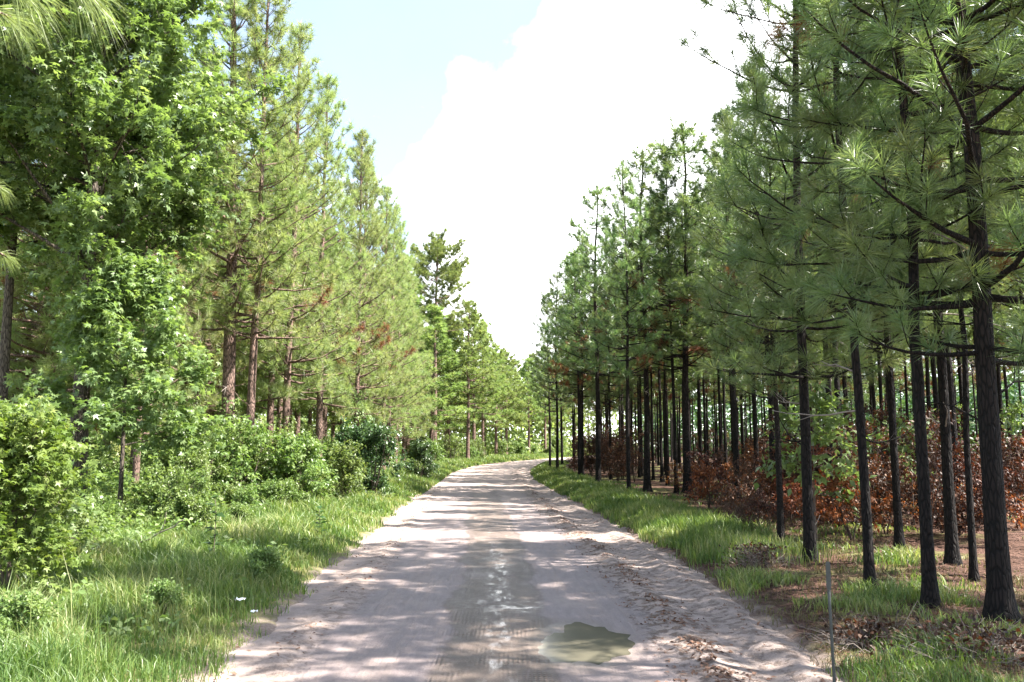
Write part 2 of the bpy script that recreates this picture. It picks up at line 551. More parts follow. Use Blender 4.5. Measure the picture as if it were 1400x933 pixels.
def road_h(x, y, s):
    hw = road_hw(y)
    u = np.abs(s) - hw
    h = .022 * (1 - (s / 2.4) ** 2)                                   # slight crown
    for c, w, d in ((-.42, .22, .007), (.05, .20, .007), (1.38, .10, -.028), (1.75, .16, .022), (2.02, .12, -.03), (-1.78, .1, -.02), (-1.05, .5, .012), (.68, .4, .016)):
        h = h - d * np.exp(-((s - c - .06 * wob(x * .3, y * .35, 1, c)) / w) ** 2)
    h = h + .006 * wob(x, y, 3, 1) + .005 * wob(x, y, 9, 4) * (np.abs(s) > 1.2)
    h = h - .035 * np.exp(-np.clip(puddle_r(x, y), 0, 3) ** 2 * 1.2) * (1 + .25 * wob(x, y, 7, 2))
    h = h - .22 * sstep(.05, .5, u)
    return h


RS = np.concatenate([np.concatenate([np.arange(-2.95, .1, .045), np.arange(.1, 1.0, .026), np.arange(1.0, 2.96, .045)])])
RY = np.concatenate([np.arange(-5, 4, .3), np.arange(4, 5.9, .05), np.arange(5.9, 8, .028), np.arange(8, 16, .05), np.arange(16, 40, .16), np.arange(40, 170, .6)])
grid_obj('road', RS, RY, road_h, M['road'])

# puddle: a sheet of muddy water lying in the dip of the right-hand wheel track
a = np.linspace(0, 2 * PI, 72, endpoint=False)
rim = []
for t in a:
    r = 1.0
    for _ in range(14):
        v = float(puddle_r(np.array(PUD[0] + math.cos(t) * .34 * r), np.array(PUD[1] + math.sin(t) * .60 * r)))
        r *= 1.0 / v
    rim.append((PUD[0] + math.cos(t) * .34 * r, PUD[1] + math.sin(t) * .60 * r))
rim = np.array(rim)
zw = float(np.mean(road_h(rim[:, 0], rim[:, 1], rim[:, 0] - road_c(rim[:, 1])))) + .004
inner = PUD + (rim - PUD) * .5
V = np.vstack([np.c_[PUD[0], PUD[1], zw], np.c_[inner, np.full(72, zw)], np.c_[rim, np.full(72, zw)], np.c_[PUD + (rim - PUD) * 1.3, np.full(72, zw - .001)]])
F3 = [(0, 1 + i, 1 + (i + 1) % 72) for i in range(72)]
F4 = [(1 + 72 * k + i, 1 + 72 * (k + 1) + i, 1 + 72 * (k + 1) + (i + 1) % 72, 1 + 72 * k + (i + 1) % 72) for k in range(2) for i in range(72)]
pd = build('puddle', V, [np.array(F4), np.array(F3)], M['water'])
tag(pd, 'shallow muddy olive puddle in the wheel track of the dirt road', 'puddle')


# ------------------------------------------------------------------ pines
def pine_parts(seed, H, r0, cb, reach, lod, bark_m, needle_m, NL=.24, dens=1.0, dead=4, brown=0.0, flat=False, low=None,
               trunk_wob=.03, gap=1.0, nw=None):
    """returns [trunk, crown, (dead_branch...), (brown_needles)] as unlinked-from-parent prototypes"""
    rng = np.random.default_rng(seed)
    tr, cr, bn = Acc(), Acc(), Acc()
    near = lod == 0
    n = 26 if near else 14
    z = np.concatenate([[-.15, 0, .12, .3], np.linspace(.7, H, n)])
    wx = np.cumsum(rng.standard_normal(len(z)) * trunk_wob) * np.clip(z / H, 0, 1)
    wy = np.cumsum(rng.standard_normal(len(z)) * trunk_wob) * np.clip(z / H, 0, 1)
    r = r0 * (1 - np.clip(z, 0, None) / H * .80) * (1 + .75 * np.exp(-np.clip(z, 0, None) / .16))
    pts = np.c_[wx, wy, z]
    tr.tube(pts, r, 14 if near else 8, rough=.035 if near else .02, rng=rng)
    tp = lambda q: np.array([np.interp(q, z, wx), np.interp(q, z, wy), q])
    rr = lambda q: float(np.interp(q, z, r))
    P, D, BP, BD = [], [], [], []
    zz = cb
    az0 = rng.uniform(0, 6.28)
    while zz < H - .25:
        rel = (zz - cb) / (H - cb)
        if flat:
            Lb = reach * (.35 + .75 * math.sin(min(1, rel * 1.15 + .1) * PI) ** .8)
        else:
            Lb = reach * (1 - rel) ** .5 * (.70 + .30 * min(1, rel * 5 + .15))
        nb = int(rng.integers(4, 7)) if lod < 2 else int(rng.integers(4, 6))
        az0 += rng.uniform(.4, 1.2)
        if flat: nb = int(rng.integers(1, 4)); Lb *= rng.uniform(.55, 1.1)
        for b in range(nb):
            L = Lb * rng.uniform(.6, 1.1)
            if L < .12: continue
            az = az0 + b * 2 * PI / nb + rng.uniform(-.35, .35)
            el = rad(-8 + 50 * rel ** 1.2 + rng.uniform(-12, 14))
            d = np.array([math.cos(az) * math.cos(el), math.sin(az) * math.cos(el), math.sin(el)])
            p0 = tp(zz + rng.uniform(-.12, .12))
            seg = 7 if near else 4
            pp = path(p0, d, L, seg, rng, .07, .55 + .3 * rel)
            rb = max(.007, min(rr(zz) * .42, .012 + .014 * L))
            tr.tube(pp, np.linspace(rb, .0045, len(pp)), 6 if near else 4)
            isb = brown > 0 and rel < .35 and rng.random() < brown
            PP, DD = (BP, BD) if isb else (P, D)
            PP.append(pp[-1]); DD.append(pp[-1] - pp[-2])
            step = (.19 if near else .25 if lod == 1 else .30) / dens
            t = .30 + rng.uniform(0, .1); sd = 1
            while t < .97:
                q = t * (len(pp) - 1); i = int(q); f = q - i
                b0 = pp[i] * (1 - f) + pp[min(i + 1, len(pp) - 1)] * f
                dd = norm(pp[min(i + 1, len(pp) - 1)] - pp[i])
                sw = np.cross(dd, [0, 0, 1.]); sw = norm(sw)
                tw = dd * .75 + sw * sd * rng.uniform(.45, 1.0) + np.array([0, 0, rng.uniform(.0, .6)])
                Lt = min(1.3 if flat else .55, (.22 + .32 * L * (1 - t)) * rng.uniform(.6, 1.15))
                tp_ = path(b0, norm(tw), Lt, 3 if near else 2, rng, .08, .5)
                tr.tube(tp_, np.linspace(.006, .0035, len(tp_)), 4 if near else 3, cap=False)
                PP.append(tp_[-1]); DD.append(tp_[-1] - tp_[-2])
                if flat and Lt > .6:
                    for _ in range(3):
                        PP.append(tp_[-1] + rng.standard_normal(3) * .16); DD.append(norm(rng.standard_normal(3)) * .7 + np.array([0, 0, .7]))
                if Lt > .25 and rng.random() < .8:
                    PP.append(tp_[1] + rng.standard_normal(3) * .02); DD.append(norm(tp_[1] - tp_[0]) * .6 + norm(rng.standard_normal(3)) * .6)
                sd = -sd; t += step / max(L, .4) * rng.uniform(.7, 1.4)
        zz += gap * (.40 if lod < 2 else .50) * rng.uniform(.75, 1.3)
    P.append(pts[-1]); D.append([0, 0, 1.])
    for k in range(4):
        P.append(tp(H - .12 - .12 * k)); D.append([rng.uniform(-.4, .4), rng.uniform(-.4, .4), 1.])
    NN, w = nw or {0: (78, .0050), 1: (46, .0125), 2: (30, .021)}[lod]
    kw = dict(stem=.10, droop=.30, spread=(8, 98), bend=near)
    Lt = NL * rng.uniform(.8, 1.12, len(P))
    needles(cr, P, D, rng, NN, Lt, w, **kw)
    parts = [tr.obj('trunk', bark_m), cr.obj('crown', needle_m)]
    if len(BP):
        needles(bn, BP, BD, rng, NN, NL * .85, w, stem=.12, droop=1.1, spread=(14, 100), bend=near)
        parts.append(bn.obj('brown_needles', M['needle_dead']))
    for k in range(dead):
        zq = rng.uniform(1.4, cb + .8) if low is None else rng.uniform(*low)
        az = rng.uniform(0, 6.28); L = rng.uniform(.25, .95)
        el = rad(rng.uniform(-15, 40))
        d = np.array([math.cos(az) * math.cos(el), math.sin(az) * math.cos(el), math.sin(el)])
        db = Acc()
        pp = path(tp(zq) + d * rr(zq) * .6, d, L, 6, rng, .2, rng.uniform(-.5, .4))
        db.tube(pp, np.linspace(.011, .004, len(pp)), 5)
        for t in range(int(rng.integers(1, 4))):
            i = int(rng.integers(2, 6))
            q = path(pp[i], norm(norm(pp[i] - pp[i - 1]) + rng.standard_normal(3) * .6), rng.uniform(.15, .5), 3, rng, .15)
            db.tube(q, np.linspace(.006, .0025, len(q)), 4)
        parts.append(db.obj('dead_branch', M['deadwood'] if rng.random() < .4 else bark_m))
    return parts


PROTOS = []


def proto(*a, **k):
    p = pine_parts(*a, **k)
    PROTOS.extend(p)
    return p


def gz(x, y): return float(ground_h(x, y)) - .02


rnd = random.Random(11)
BR, BL, NR, NS, NF = M['bark_right'], M['bark_left'], M['needle_right'], M['needle_sun'], M['needle_far']


def own_pine(x, y, label, group=None, name='pine_tree', rz=0.0, **k):
    e = empty(name, (x, y, gz(x, y)), rz)
    for p in pine_parts(**k): p.parent = e
    return tag(e, label, 'pine tree', group)


GR = 'pines along the burnt plantation edge'
# the near right-hand trees, one mesh each
near_right = [
    (1370, 850, .092, 13.0, 2.3, 2.2, 101, 'thickest charred pine, nearest to the camera, at the frame edge beside the grass'),
    (1273, 835, .057, 12.2, 2.9, 1.7, 102, 'black charred pine standing next to the thickest pine, on its road side'),
    (1190, 808, .050, 12.0, 2.9, 1.8, 103, 'slim charred pine third along from the thickest pine, behind the thin steel stake'),
    (1108, 767, .070, 12.4, 2.4, 2.1, 104, 'charred pine with the green leafy sapling growing just behind its trunk'),
    (1332, 795, .038, 9.0, 3.6, 1.2, 105, 'thinnest dark pine pole, set between two thicker charred trunks near the frame edge'),
    (1303, 775, .068, 11.8, 3.2, 1.9, 106, 'dark charred pine in the second row, half hidden by brown leaves'),
    (1230, 752, .056, 11.6, 3.0, 1.8, 107, 'charred second-row pine seen between the two slim trunks behind the steel stake'),
]
for px, py, r0, H, cb, rc, sd, lab in near_right:
    x, y = at(px, py, .1)
    own_pine(x, y, lab, GR, seed=sd, H=H, r0=r0, cb=cb, reach=rc, lod=0, bark_m=BR, needle_m=NR, NL=.28, dead=4, brown=.03, dens=.78, gap=1.35)
# just outside the frame on the right: they shade the road and reach into the picture
for x, y, sd, lab in ((4.9, 5.6, 121, 'pine just outside the frame beside the thickest charred pine, its boughs overhead'),
                      (4.7, 2.6, 122, 'pine beside the camera whose shadow falls over the near road')):
    own_pine(x, y, lab, GR, seed=sd, H=11.5, r0=.08, cb=5.0, reach=1.9, gap=1.5, dens=.8, lod=1, bark_m=BR, needle_m=NR, NL=.25, dead=0)

OFF = [(6.7, 7.6), (7.3, 4.2), (6.4, .6), (9.6, 6.2)]
# shared middle-distance pines
RV = [proto(seed=200 + i, H=11, r0=.085, cb=cb, reach=rc * 1.22, lod=1, bark_m=BR, needle_m=NR, NL=.26, dens=.95, dead=2, brown=br, low=(2, 4.5))
      for i, (cb, rc, br) in enumerate([(3.6, 1.7, .10), (4.2, 1.6, .22), (3.3, 1.9, .05), (4.8, 1.5, .15), (4.0, 1.7, .08)])]
RF = [proto(seed=230 + i, H=11, r0=.075, cb=cb, reach=2.0, lod=2, bark_m=BR, needle_m=NR, NL=.31, dens=1.1, dead=1, brown=br)
      for i, (cb, br) in enumerate([(4.4, .3), (5.0, .2), (4.2, .1)])]
LV = [proto(seed=260 + i, H=13, r0=.13, cb=cb, reach=rc * 1.12, lod=1, bark_m=BL, needle_m=NS, NL=.28, dens=1.05, dead=3, brown=.05, low=(2, 5))
      for i, (cb, rc) in enumerate([(2.0, 2.4), (2.6, 2.2), (1.7, 2.5), (3.0, 2.2)])]
LF = [proto(seed=290 + i, H=12, r0=.13, cb=cb, reach=2.5, lod=2, bark_m=BL, needle_m=NF, NL=.36, dens=1.4, dead=1, nw=(26, .042))
      for i, (cb, _) in enumerate([(2.6, 0), (3.4, 0), (4.4, 0)])]


def place(protos, x, y, label, group, H=None, base=11.0, r=None, rbase=.12, name='pine_tree'):
    k = rnd.randrange(len(protos))
    sz = (H or base) / base
    sx = (r / rbase) if r else rnd.uniform(.85, 1.15)
    sx = max(.6, min(1.5, sx))
    e = dup(protos[k], name, (x, y, gz(x, y)), rnd.uniform(0, 6.28), (sx, sx, sz))
    return tag(e, label, 'pine tree', group)


def off_frame():
    for x, y in OFF:
        place(RV, x, y, 'pine outside the frame shading the near road and grass', 'pines outside the frame beside the camera', rnd.uniform(11.5, 13), 11.0)


mid_right = [
    (940, 675, .14, 11.4, 'thick charred pine in the close trio beyond the brown bush, roadside trunk'),
    (885, 672, .115, 11.0, 'stout black pine trunk with grass at its foot, left of the close trio'),
    (860, 681, .06, 9.4, 'thin leaning pine pole standing furthest out in the roadside grass'),
    (818, 666, .10, 10.6, 'dark pine at the grass edge beside the tall rust-brown shrubs'),
    (762, 649, .075, 9.8, 'pine next to last on the burnt side before the road bend'),
    (752, 644, .07, 9.6, 'last pine of the burnt plantation edge where the road bends'),
    (925, 674, .065, 10.8, 'slim pine pressed against the thick trunk in the close trio'),
    (913, 664, .06, 10.4, 'slender pine just behind the gap between stout trunk and trio'),
    (968, 640, .08, 11.0, 'pine standing deeper in the gap beyond the brown roadside bush'),
    (1036, 672, .085, 11.4, 'pine trunk behind the brown shrubs with low green needles before it'),
    (835, 656, .055, 10.4, 'slim pine behind the thin roadside pole'),
    (797, 655, .06, 10.2, 'slim pine rising from tall rust-brown shrubs near the bend'),
    (1010, 652, .07, 11.0, 'pine in the open gap, seen above the bleached dead bush'),
    (1068, 747, .035, 6.0, 'stunted thin charred pole in front of the brown shrubs'),
]
taken = []
off_frame()
for px, py, r0, H, lab in mid_right:
    x, y = at(px, py, .1)
    taken.append((x, y))
    place(RV, x, y, lab, GR, H, 11.0, r0, .085)
for px, py, *_ in near_right: taken.append(at(px, py, .1))

GD = 'charred pines deep inside the burnt plantation'
for row, s in enumerate((6.4, 8.2, 10.1, 12.1, 14.2, 16.5, 19, 22, 26)):
    y = 9.0 + (row % 2) * 1.2
    while y < 78:
        x = float(road_c(y)) * .6 + s + rnd.uniform(-.45, .45); yy = y + rnd.uniform(-.6, .6)
        y += 1.9 + row * .13
        if s > 14 and yy > 62: continue
        if x / yy > .73 or min(math.hypot(x - a_, yy - b_) for a_, b_ in taken) < .95: continue
        if rnd.random() < .08: continue
        taken.append((x, yy))
        d = math.hypot(x, yy)
        H = rnd.uniform(10, 11.8); rf = rnd.uniform(.054, .078)
        place(RV if d < 24 else RF, x, yy, 'charred pine among the crowded trunks deep inside the burnt plantation', GD, H, 11.0, rf, .080)
# front row further on, hugging the road beyond the named ones
for y in (33.5, 36, 39, 50, 53.5, 57, 61, 66):
    x = float(road_c(y) + road_hw(y)) + rnd.uniform(1.5, 2.6)
    place(RF, x, y, 'pine with charred foot in the far front row by the bend', 'far front-row pines of the burnt plantation', rnd.uniform(9.3, 10.4), 11.0)

# left-hand stand
GL = 'sunlit pines along the verge opposite the burnt plantation'
x, y = at(308, 690, .15)
own_pine(x, y, 'tallest sunlit pine with thick pinkish trunk and vine at its foot', GL, seed=301, H=14.2, r0=.18, cb=4.2, reach=2.5, lod=1,
         bark_m=BL, needle_m=NS, NL=.26, dens=1.1, dead=5, low=(1.5, 5))
L1 = (x, y)
x, y = at(338, 690, .15)
own_pine(x, y, 'sunlit pine with slightly leaning trunk close beside the tallest pine', GL, seed=302, H=13.2, r0=.115, cb=4.0, reach=2.3, lod=1,
         bark_m=BL, needle_m=NS, NL=.26, dens=1.1, dead=5, low=(1.5, 5))
L2 = (x, y)
left_front = [
    (-6.45, 23.6, 14.0, .12, 'sunlit pine third along the verge with ragged bare stubs low on its trunk'),
    (-6.2, 26.8, 13.8, .12, 'sunlit pine behind the bright shrub clump, its pointed tip against the blue'),
    (-5.6, 30.0, 13.2, .11, 'sunlit pine just before the dark shaded thicket'),
    (-6.0, 33.5, 13.6, .12, 'sunlit pine rising directly behind the dark shaded thicket'),
    (-5.7, 37.0, 13.2, .11, 'sunlit pine with dark lower trunk past the shaded thicket'),
    (-6.1, 41.0, 13.4, .12, 'sunlit pine second past the shaded thicket, boughs low over the verge'),
    (-6.3, 45.0, 12.6, .12, 'sunlit pine just in front of the flat-topped old pine'),
    (-6.5, 50.0, 12.2, .12, 'sunlit pine under the flat-topped old pine'),
]
for x, y, H, r0, lab in left_front:
    place(LV, x, y, lab, GL, H, 13.0, r0, .13)
# flat-topped old pine
own_pine(-5.6, 60, 'older pine with a rounded flat crown and bare side boughs above the others', None, seed=333, H=16.4, r0=.2, cb=9.6, reach=3.9, lod=1,
         bark_m=BL, needle_m=M['needle_far'], NL=.30, dens=1.5, dead=1, flat=True, gap=.42, nw=(50, .022))
for x, y, H in ((-7.4, 53.5, 13.4), (-8.2, 57.5, 14.2), (-7.8, 62.5, 13.6), (-4.9, 64.5, 11.4), (-5.4, 69.0, 11.0)):
    place(LF, x, y, 'pine crowding round the flat-topped old pine', 'pines crowding round the flat-topped old pine', H, 12.0, .17, .13)
GLF = 'far sunlit pines where the road bends'
for y in (55, 64, 68, 73, 78, 83, 88, 93, 98, 104, 110, 117):
    for off in (-4.6, -8.2):
        x = float(road_c(y)) + off * (1 + (y > 70) * .3) + rnd.uniform(-.8, .8)
        place(LF, x, y + rnd.uniform(-1, 1), 'far sunlit pine on the outside of the road bend', GLF, rnd.uniform(10.2, 12.6), 12.0, .16, .13)
for y in (96, 101, 107, 113):
    x = float(road_c(y)) + 6 + rnd.uniform(-.8, .8)
    place(LF, x, y, 'far pine closing the view past the road bend', 'far pines past the bend', rnd.uniform(10, 12), 12.0, .16, .13)
# trunks behind the sweetgum and inside the left stand
GI = 'shaded pines inside the stand behind the sweetgum'
inner = [
    (72, 18.6, .15, 'dark thick pine trunk framed by the gap under the big sweetgum'),
    (47, 19.2, .12, 'dark pine trunk close left of the thick one under the sweetgum'),
    (12, 20.5, .13, 'reddish pine trunk near the frame edge behind sweetgum leaves'),
    (192, 16.9, .06, 'thin dark pine trunk behind the small sweetgum'),
    (266, 22.5, .10, 'straight sunlit pine trunk just left of the tallest pine'),
    (285, 26.0, .09, 'paler slim pine trunk between the straight one and the tallest pine'),
]
for px, d, r0, lab in inner:
    x = (px - 700) / FOC * d
    place(LV, x, d, lab, GI, 12.6, 13.0, r0, .13)
for s in (-8.6, -11.2, -14, -17.5):
    y = 20.0 + (-s) * .25
    while y < 62:
        x = float(road_c(y)) * .5 + s + rnd.uniform(-.6, .6)
        if -x / y < .72 and all(math.hypot(x - (p - 700) / FOC * d, y - d) > 1.2 for p, d, *_ in inner):
            place(LV if y < 27 else LF, x, y + rnd.uniform(-.6, .6), 'pine deep inside the sunlit stand, mostly hidden behind the verge trees', 'pines deep inside the sunlit stand',
                  rnd.uniform(11.5, 13.2), 13.0 if y < 27 else 12.0)
        y += 3.3

# pine standing out of frame on the near left; one bough hangs into the top corner
e = empty('pine_tree', (-3.9, 2.3, gz(-3.9, 2.3)))
for p in pine_parts(seed=350, H=12, r0=.14, cb=6.2, reach=1.7, lod=1, bark_m=BL, needle_m=NS, dead=0): p.parent = e
tag(e, 'pine outside the frame whose needle bough hangs into the top corner', 'pine tree')
ba, bc = Acc(), Acc()
rng = np.random.default_rng(9)


def ray(px, py, d):
    x = (px - 700) / FOC; y = (466.5 - py) / FOC
    v = np.array([x, math.cos(PITCH) - y * math.sin(PITCH), math.sin(PITCH) + y * math.cos(PITCH)])
    return np.array([0, 0, EYE]) + v * d / v[1] - np.array(e.location)


tips = [(40, 4, 3.3), (112, -12, 3.4), (4, 30, 4.4), (2, 258, 6.4), (14, 350, 6.8)]
p0 = np.array([.0, 0, 3.3])
for i, (px, py, d) in enumerate(tips):
    tpnt = ray(px, py, d)
    src = p0 if py < 200 else np.array([0, 0, 2.4])
    t = np.linspace(0, 1, 8)[:, None]
    pp = src + (tpnt - src) * t + np.array([0, 0, .25]) * np.sin(t * PI) + rng.standard_normal((8, 3)) * .015
    ba.tube(pp, np.linspace(.022, .009, 8), 7)
    needles(bc, [pp[-1]], [pp[-1] - pp[-2] + np.array([.12, 0, -.12])], rng, 130, .25 if py < 200 else .17, .0026, stem=.10, droop=1.2, spread=(10, 62), bend=True, tint=np.array([.35]))
bough = ba.obj('bough', BL, e)
bc.obj('needles', NS, bough)


# ------------------------------------------------------------------ broadleaf trees and shrubs
def broadleaf(seed, H, r0, cb, reach, nlimb, leaf, lsize, leaf_m, bark_m, per_twig=8, top_round=.5, stems=1, spread=.0, droop=.35, sub=7, tw=4):
    rng = np.random.default_rng(seed)
    tr, cr = Acc(), Acc()
    LP, LD, LN, LT = [], [], [], []
    for st in range(stems):
        a0 = rng.uniform(0, 6.28)
        lean = spread * rng.uniform(.4, 1)
        top = np.array([math.cos(a0) * lean * H, math.sin(a0) * lean * H, H * rng.uniform(.8, 1) if stems > 1 else H])
        t = np.linspace(0, 1, 12)[:, None]
        sp = top * t + np.array([math.cos(a0), math.sin(a0), 0]) * lean * .15 * np.sin(t * PI) + np.cumsum(rng.standard_normal((12, 3)) * .012 * H / 4, 0) * t
        sp[0, 2] -= .1
        tr.tube(sp, r0 * np.linspace(1, .12, 12) * (1 + .5 * np.exp(-np.arange(12) * 1.5)), 9 if r0 > .05 else 5)
        nl = max(2, nlimb // stems)
        for i in range(nl):
            rel = ((i + rng.uniform(0, .9)) / nl)
            zf = (cb + (H - cb) * rel) / H
            zf = min(zf, .98)
            q = zf * 11; k = int(q); f = q - k
            b0 = sp[k] * (1 - f) + sp[min(k + 1, 11)] * f
            prof = (1 - rel) ** top_round * (.55 + .45 * min(1, rel * 4 + .25))
            L = reach * prof * rng.uniform(.65, 1.12) + .05
            az = i * 2.39996 + rng.uniform(-.4, .4); el = rad(rng.uniform(0, 35) + 30 * rel)
            d = np.array([math.cos(az) * math.cos(el), math.sin(az) * math.cos(el), math.sin(el)])
            pp = path(b0, d, L, 6, rng, .12, .15)
            tr.tube(pp, np.linspace(max(.004, r0 * .32 * (1 - .7 * rel)), .003, 7), 5)
            for j in range(sub):
                u = rng.uniform(.25, 1.0); q = u * 6; k = min(int(q), 5); f = q - k
                c0 = pp[k] * (1 - f) + pp[k + 1] * f
                dd = norm(norm(pp[k + 1] - pp[k]) * .8 + rng.standard_normal(3) * .55 + np.array([0, 0, .1]))
                Ls = (.18 + .38 * L * (1 - u * .6)) * rng.uniform(.5, 1.1)
                s2 = path(c0, dd, Ls, 3, rng, .15, -.05)
                tr.tube(s2, np.linspace(.006, .002, 4) * max(.6, min(1.4, L)), 3, cap=False)
                clump = rng.random()
                for w in range(tw):
                    kk = int(rng.integers(1, 4))
                    g0 = s2[kk]; td = norm(norm(s2[kk] - s2[kk - 1]) + rng.standard_normal(3) * .6)
                    tl = lsize * rng.uniform(1.2, 2.8)
                    for m_ in range(per_twig):
                        pos = g0 + td * tl * (m_ + .5) / per_twig + rng.standard_normal(3) * lsize * .18
                        out = norm(np.array([td[0], td[1], 0]) * .6 + rng.standard_normal(3) * .75)
                        out[2] -= droop * rng.uniform(.2, 1.4)
                        LP.append(pos); LD.append(out)
                        LN.append(np.array([0, 0, 1.]) + rng.standard_normal(3) * .45)
                        LT.append(np.clip(clump * .6 + .4 * rng.random(), 0, 1))
    LP, LD, LN, LT = map(np.array, (LP, LD, LN, LT))
    n = len(LP)
    leaves(cr, LP, LD, LN, lsize * rng.uniform(.6, 1.15, n), leaf, LT)
    return [tr.obj('trunk' if stems == 1 else 'stems', bark_m), cr.obj('crown' if stems == 1 else 'foliage', leaf_m)]


def own_plant(name, x, y, label, cat, group=None, rz=0, **k):
    e = empty(name, (x, y, gz(x, y)), rz)
    for p in broadleaf(**k): p.parent = e
    return tag(e, label, cat, group)


own_plant('sweetgum_tree', -7.6, 14.6, 'big sunlit sweetgum with star-shaped leaves filling the upper corner', 'broadleaf tree', seed=401, H=12.6, r0=.16, cb=4.1, reach=3.5,
          nlimb=78, leaf=STAR, lsize=.165, leaf_m=M['gum_leaf'], bark_m=M['bark_gum'], per_twig=9, top_round=.36, sub=14, tw=7)
own_plant('sweetgum_tree', -9.6, 15.6, 'second sweetgum half hidden behind the big one at the frame edge', 'broadleaf tree', seed=402, H=11.0, r0=.12, cb=4.6, reach=2.8,
          nlimb=38, leaf=STAR, lsize=.16, leaf_m=M['gum_leaf'], bark_m=M['bark_gum'], per_twig=8, top_round=.42, sub=11, tw=6)
own_plant('sweetgum_tree', -6.35, 13.6, 'small sweetgum with pale leaves below the big sweetgum, above the brush', 'broadleaf tree', seed=403, H=4.1, r0=.045, cb=1.3, reach=1.65,
          nlimb=26, leaf=STAR, lsize=.14, leaf_m=M['gum_leaf'], bark_m=M['bark_gum'], per_twig=8, sub=11, tw=6)
own_plant('sweetgum_sapling', -4.75, 8.0, 'bushy yellow-green sweetgum sapling in the near grass at the frame edge', 'sapling', seed=404, H=1.65, r0=.02, cb=.35, reach=.85,
          nlimb=36, leaf=STAR, lsize=.088, leaf_m=M['young_leaf'], bark_m=M['twig'], per_twig=7, stems=3, spread=.18, sub=9, tw=5)
own_plant('sweetgum_sapling', -5.6, 9.6, 'darker sweetgum sapling behind the bushy yellow-green one', 'sapling', seed=405, H=1.75, r0=.02, cb=.3, reach=.8,
          nlimb=20, leaf=STAR, lsize=.11, leaf_m=M['gum_leaf'], bark_m=M['twig'], per_twig=7, stems=3, spread=.2, sub=6, tw=4)
own_plant('oak_sapling', 4.65, 12.9, 'bright green leafy sapling among scorched brown shrubs behind a charred pine', 'sapling', seed=406, H=2.15, r0=.02, cb=.8, reach=.85,
          nlimb=14, leaf=OVAL, lsize=.15, leaf_m=M['gum_leaf'], bark_m=M['twig'], per_twig=5, sub=5, tw=3)

# shrubs: prototypes, then copies
SHL = [broadleaf(seed=420 + i, H=h, r0=.018, cb=.12, reach=r, nlimb=26, leaf=OVAL, lsize=ls, leaf_m=M['shrub_leaf'], bark_m=M['twig'], per_twig=7, stems=5, spread=.3, sub=6, tw=4)
       for i, (h, r, ls) in enumerate([(1.2, .7, .09), (1.5, .7, .08), (1.0, .8, .10)])]
SHD = [broadleaf(seed=440 + i, H=h, r0=.02, cb=.12, reach=r, nlimb=28, leaf=OVAL, lsize=.10, leaf_m=M['shade_leaf'], bark_m=M['twig'], per_twig=7, stems=5, spread=.22, sub=7, tw=5)  # thicket shrubs, their shade painted in by the darker leaves
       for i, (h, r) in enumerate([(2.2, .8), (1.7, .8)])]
SHB = [broadleaf(seed=460 + i, H=h, r0=.014, cb=.10, reach=r, nlimb=24, leaf=OVAL, lsize=ls, leaf_m=M['scorched_leaf'], bark_m=M['char_twig'], per_twig=5, stems=5, spread=.28, droop=1.0, sub=6, tw=4)
       for i, (h, r, ls) in enumerate([(1.1, .6, .06), (1.7, .6, .065), (2.1, .65, .065), (.8, .6, .05)])]
M['rust_leaf'] = foliage('rust_orange_leaves', [(.07, .028, .014), (.19, .07, .025), (.33, .13, .045)], .34, .55, .3, 1.2, (1, .65, .35))
SHR = [broadleaf(seed=470 + i, H=h, r0=.012, cb=.10, reach=r, nlimb=18, leaf=OVAL, lsize=.065, leaf_m=M['rust_leaf'], bark_m=M['char_twig'], per_twig=5, stems=4, spread=.3, droop=1.0, sub=5, tw=3)
       for i, (h, r) in enumerate([(.8, .55), (1.5, .5)])]
for grp in SHL + SHD + SHB + SHR: PROTOS.extend(grp)


def put_shrub(protos, k, x, y, name, label, group, sc=1.0):
    e = dup(protos[k % len(protos)], name, (x, y, gz(x, y)), rnd.uniform(0, 6.28), sc * rnd.uniform(.92, 1.08))
    return tag(e, label, 'shrub', group)


for i in range(64):
    y = rnd.uniform(9.5, 21); x = float(road_c(y) - road_hw(y)) - rnd.uniform(1.7 if y > 13 else 3.2, 6.5)
    if -x / y > .66: continue
    put_shrub(SHL, i, x, y, 'green_shrub', 'low leafy weed shrub in the bright brush between grass and trees', 'low weed shrubs in the bright brush', rnd.uniform(.32, .62))
for x, y, sc, lab in ((-3.55, 6.15, .36, 'leafy weed clump at the lower frame corner in front of the near sapling'), (-3.0, 7.3, .28, 'leafy weed clump in the grass between the near sapling and the white scraps'),
                      (-2.75, 9.4, .30, 'leafy weed clump in shaded grass close to the sandy road edge')):
    put_shrub(SHL, 2, x, y, 'leafy_weed', lab, 'leafy weed clumps in the near grass', sc)
GS = 'green shrubs in the sunlit verge'
named_l = [
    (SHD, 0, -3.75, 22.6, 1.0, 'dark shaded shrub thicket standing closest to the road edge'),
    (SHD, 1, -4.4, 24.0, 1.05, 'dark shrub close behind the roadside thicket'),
    (SHL, 0, -5.0, 19.2, 1.15, 'bright leafy shrub clump at the foot of the third sunlit pine'),
    (SHL, 1, -5.8, 19.6, 1.0, 'leafy shrub tangled around the leaning pine beside the tallest one'),
    (SHL, 2, -7.4, 18.6, 1.1, 'leafy shrub in front of the tallest pine, on its far side from the road'),
    (SHL, 0, -4.2, 20.6, 1.0, 'bright shrub just short of the dark roadside thicket'),
    (SHL, 2, -7.1, 12.2, 1.0, 'pale shrub in the brush under the small sweetgum'),
    (SHD, 1, -3.6, 33.0, .8, 'rounded shrub beside the road past the dark thicket'),
]
for pr, k, x, y, sc, lab in named_l: put_shrub(pr, k, x, y, 'green_shrub', lab, GS, sc)
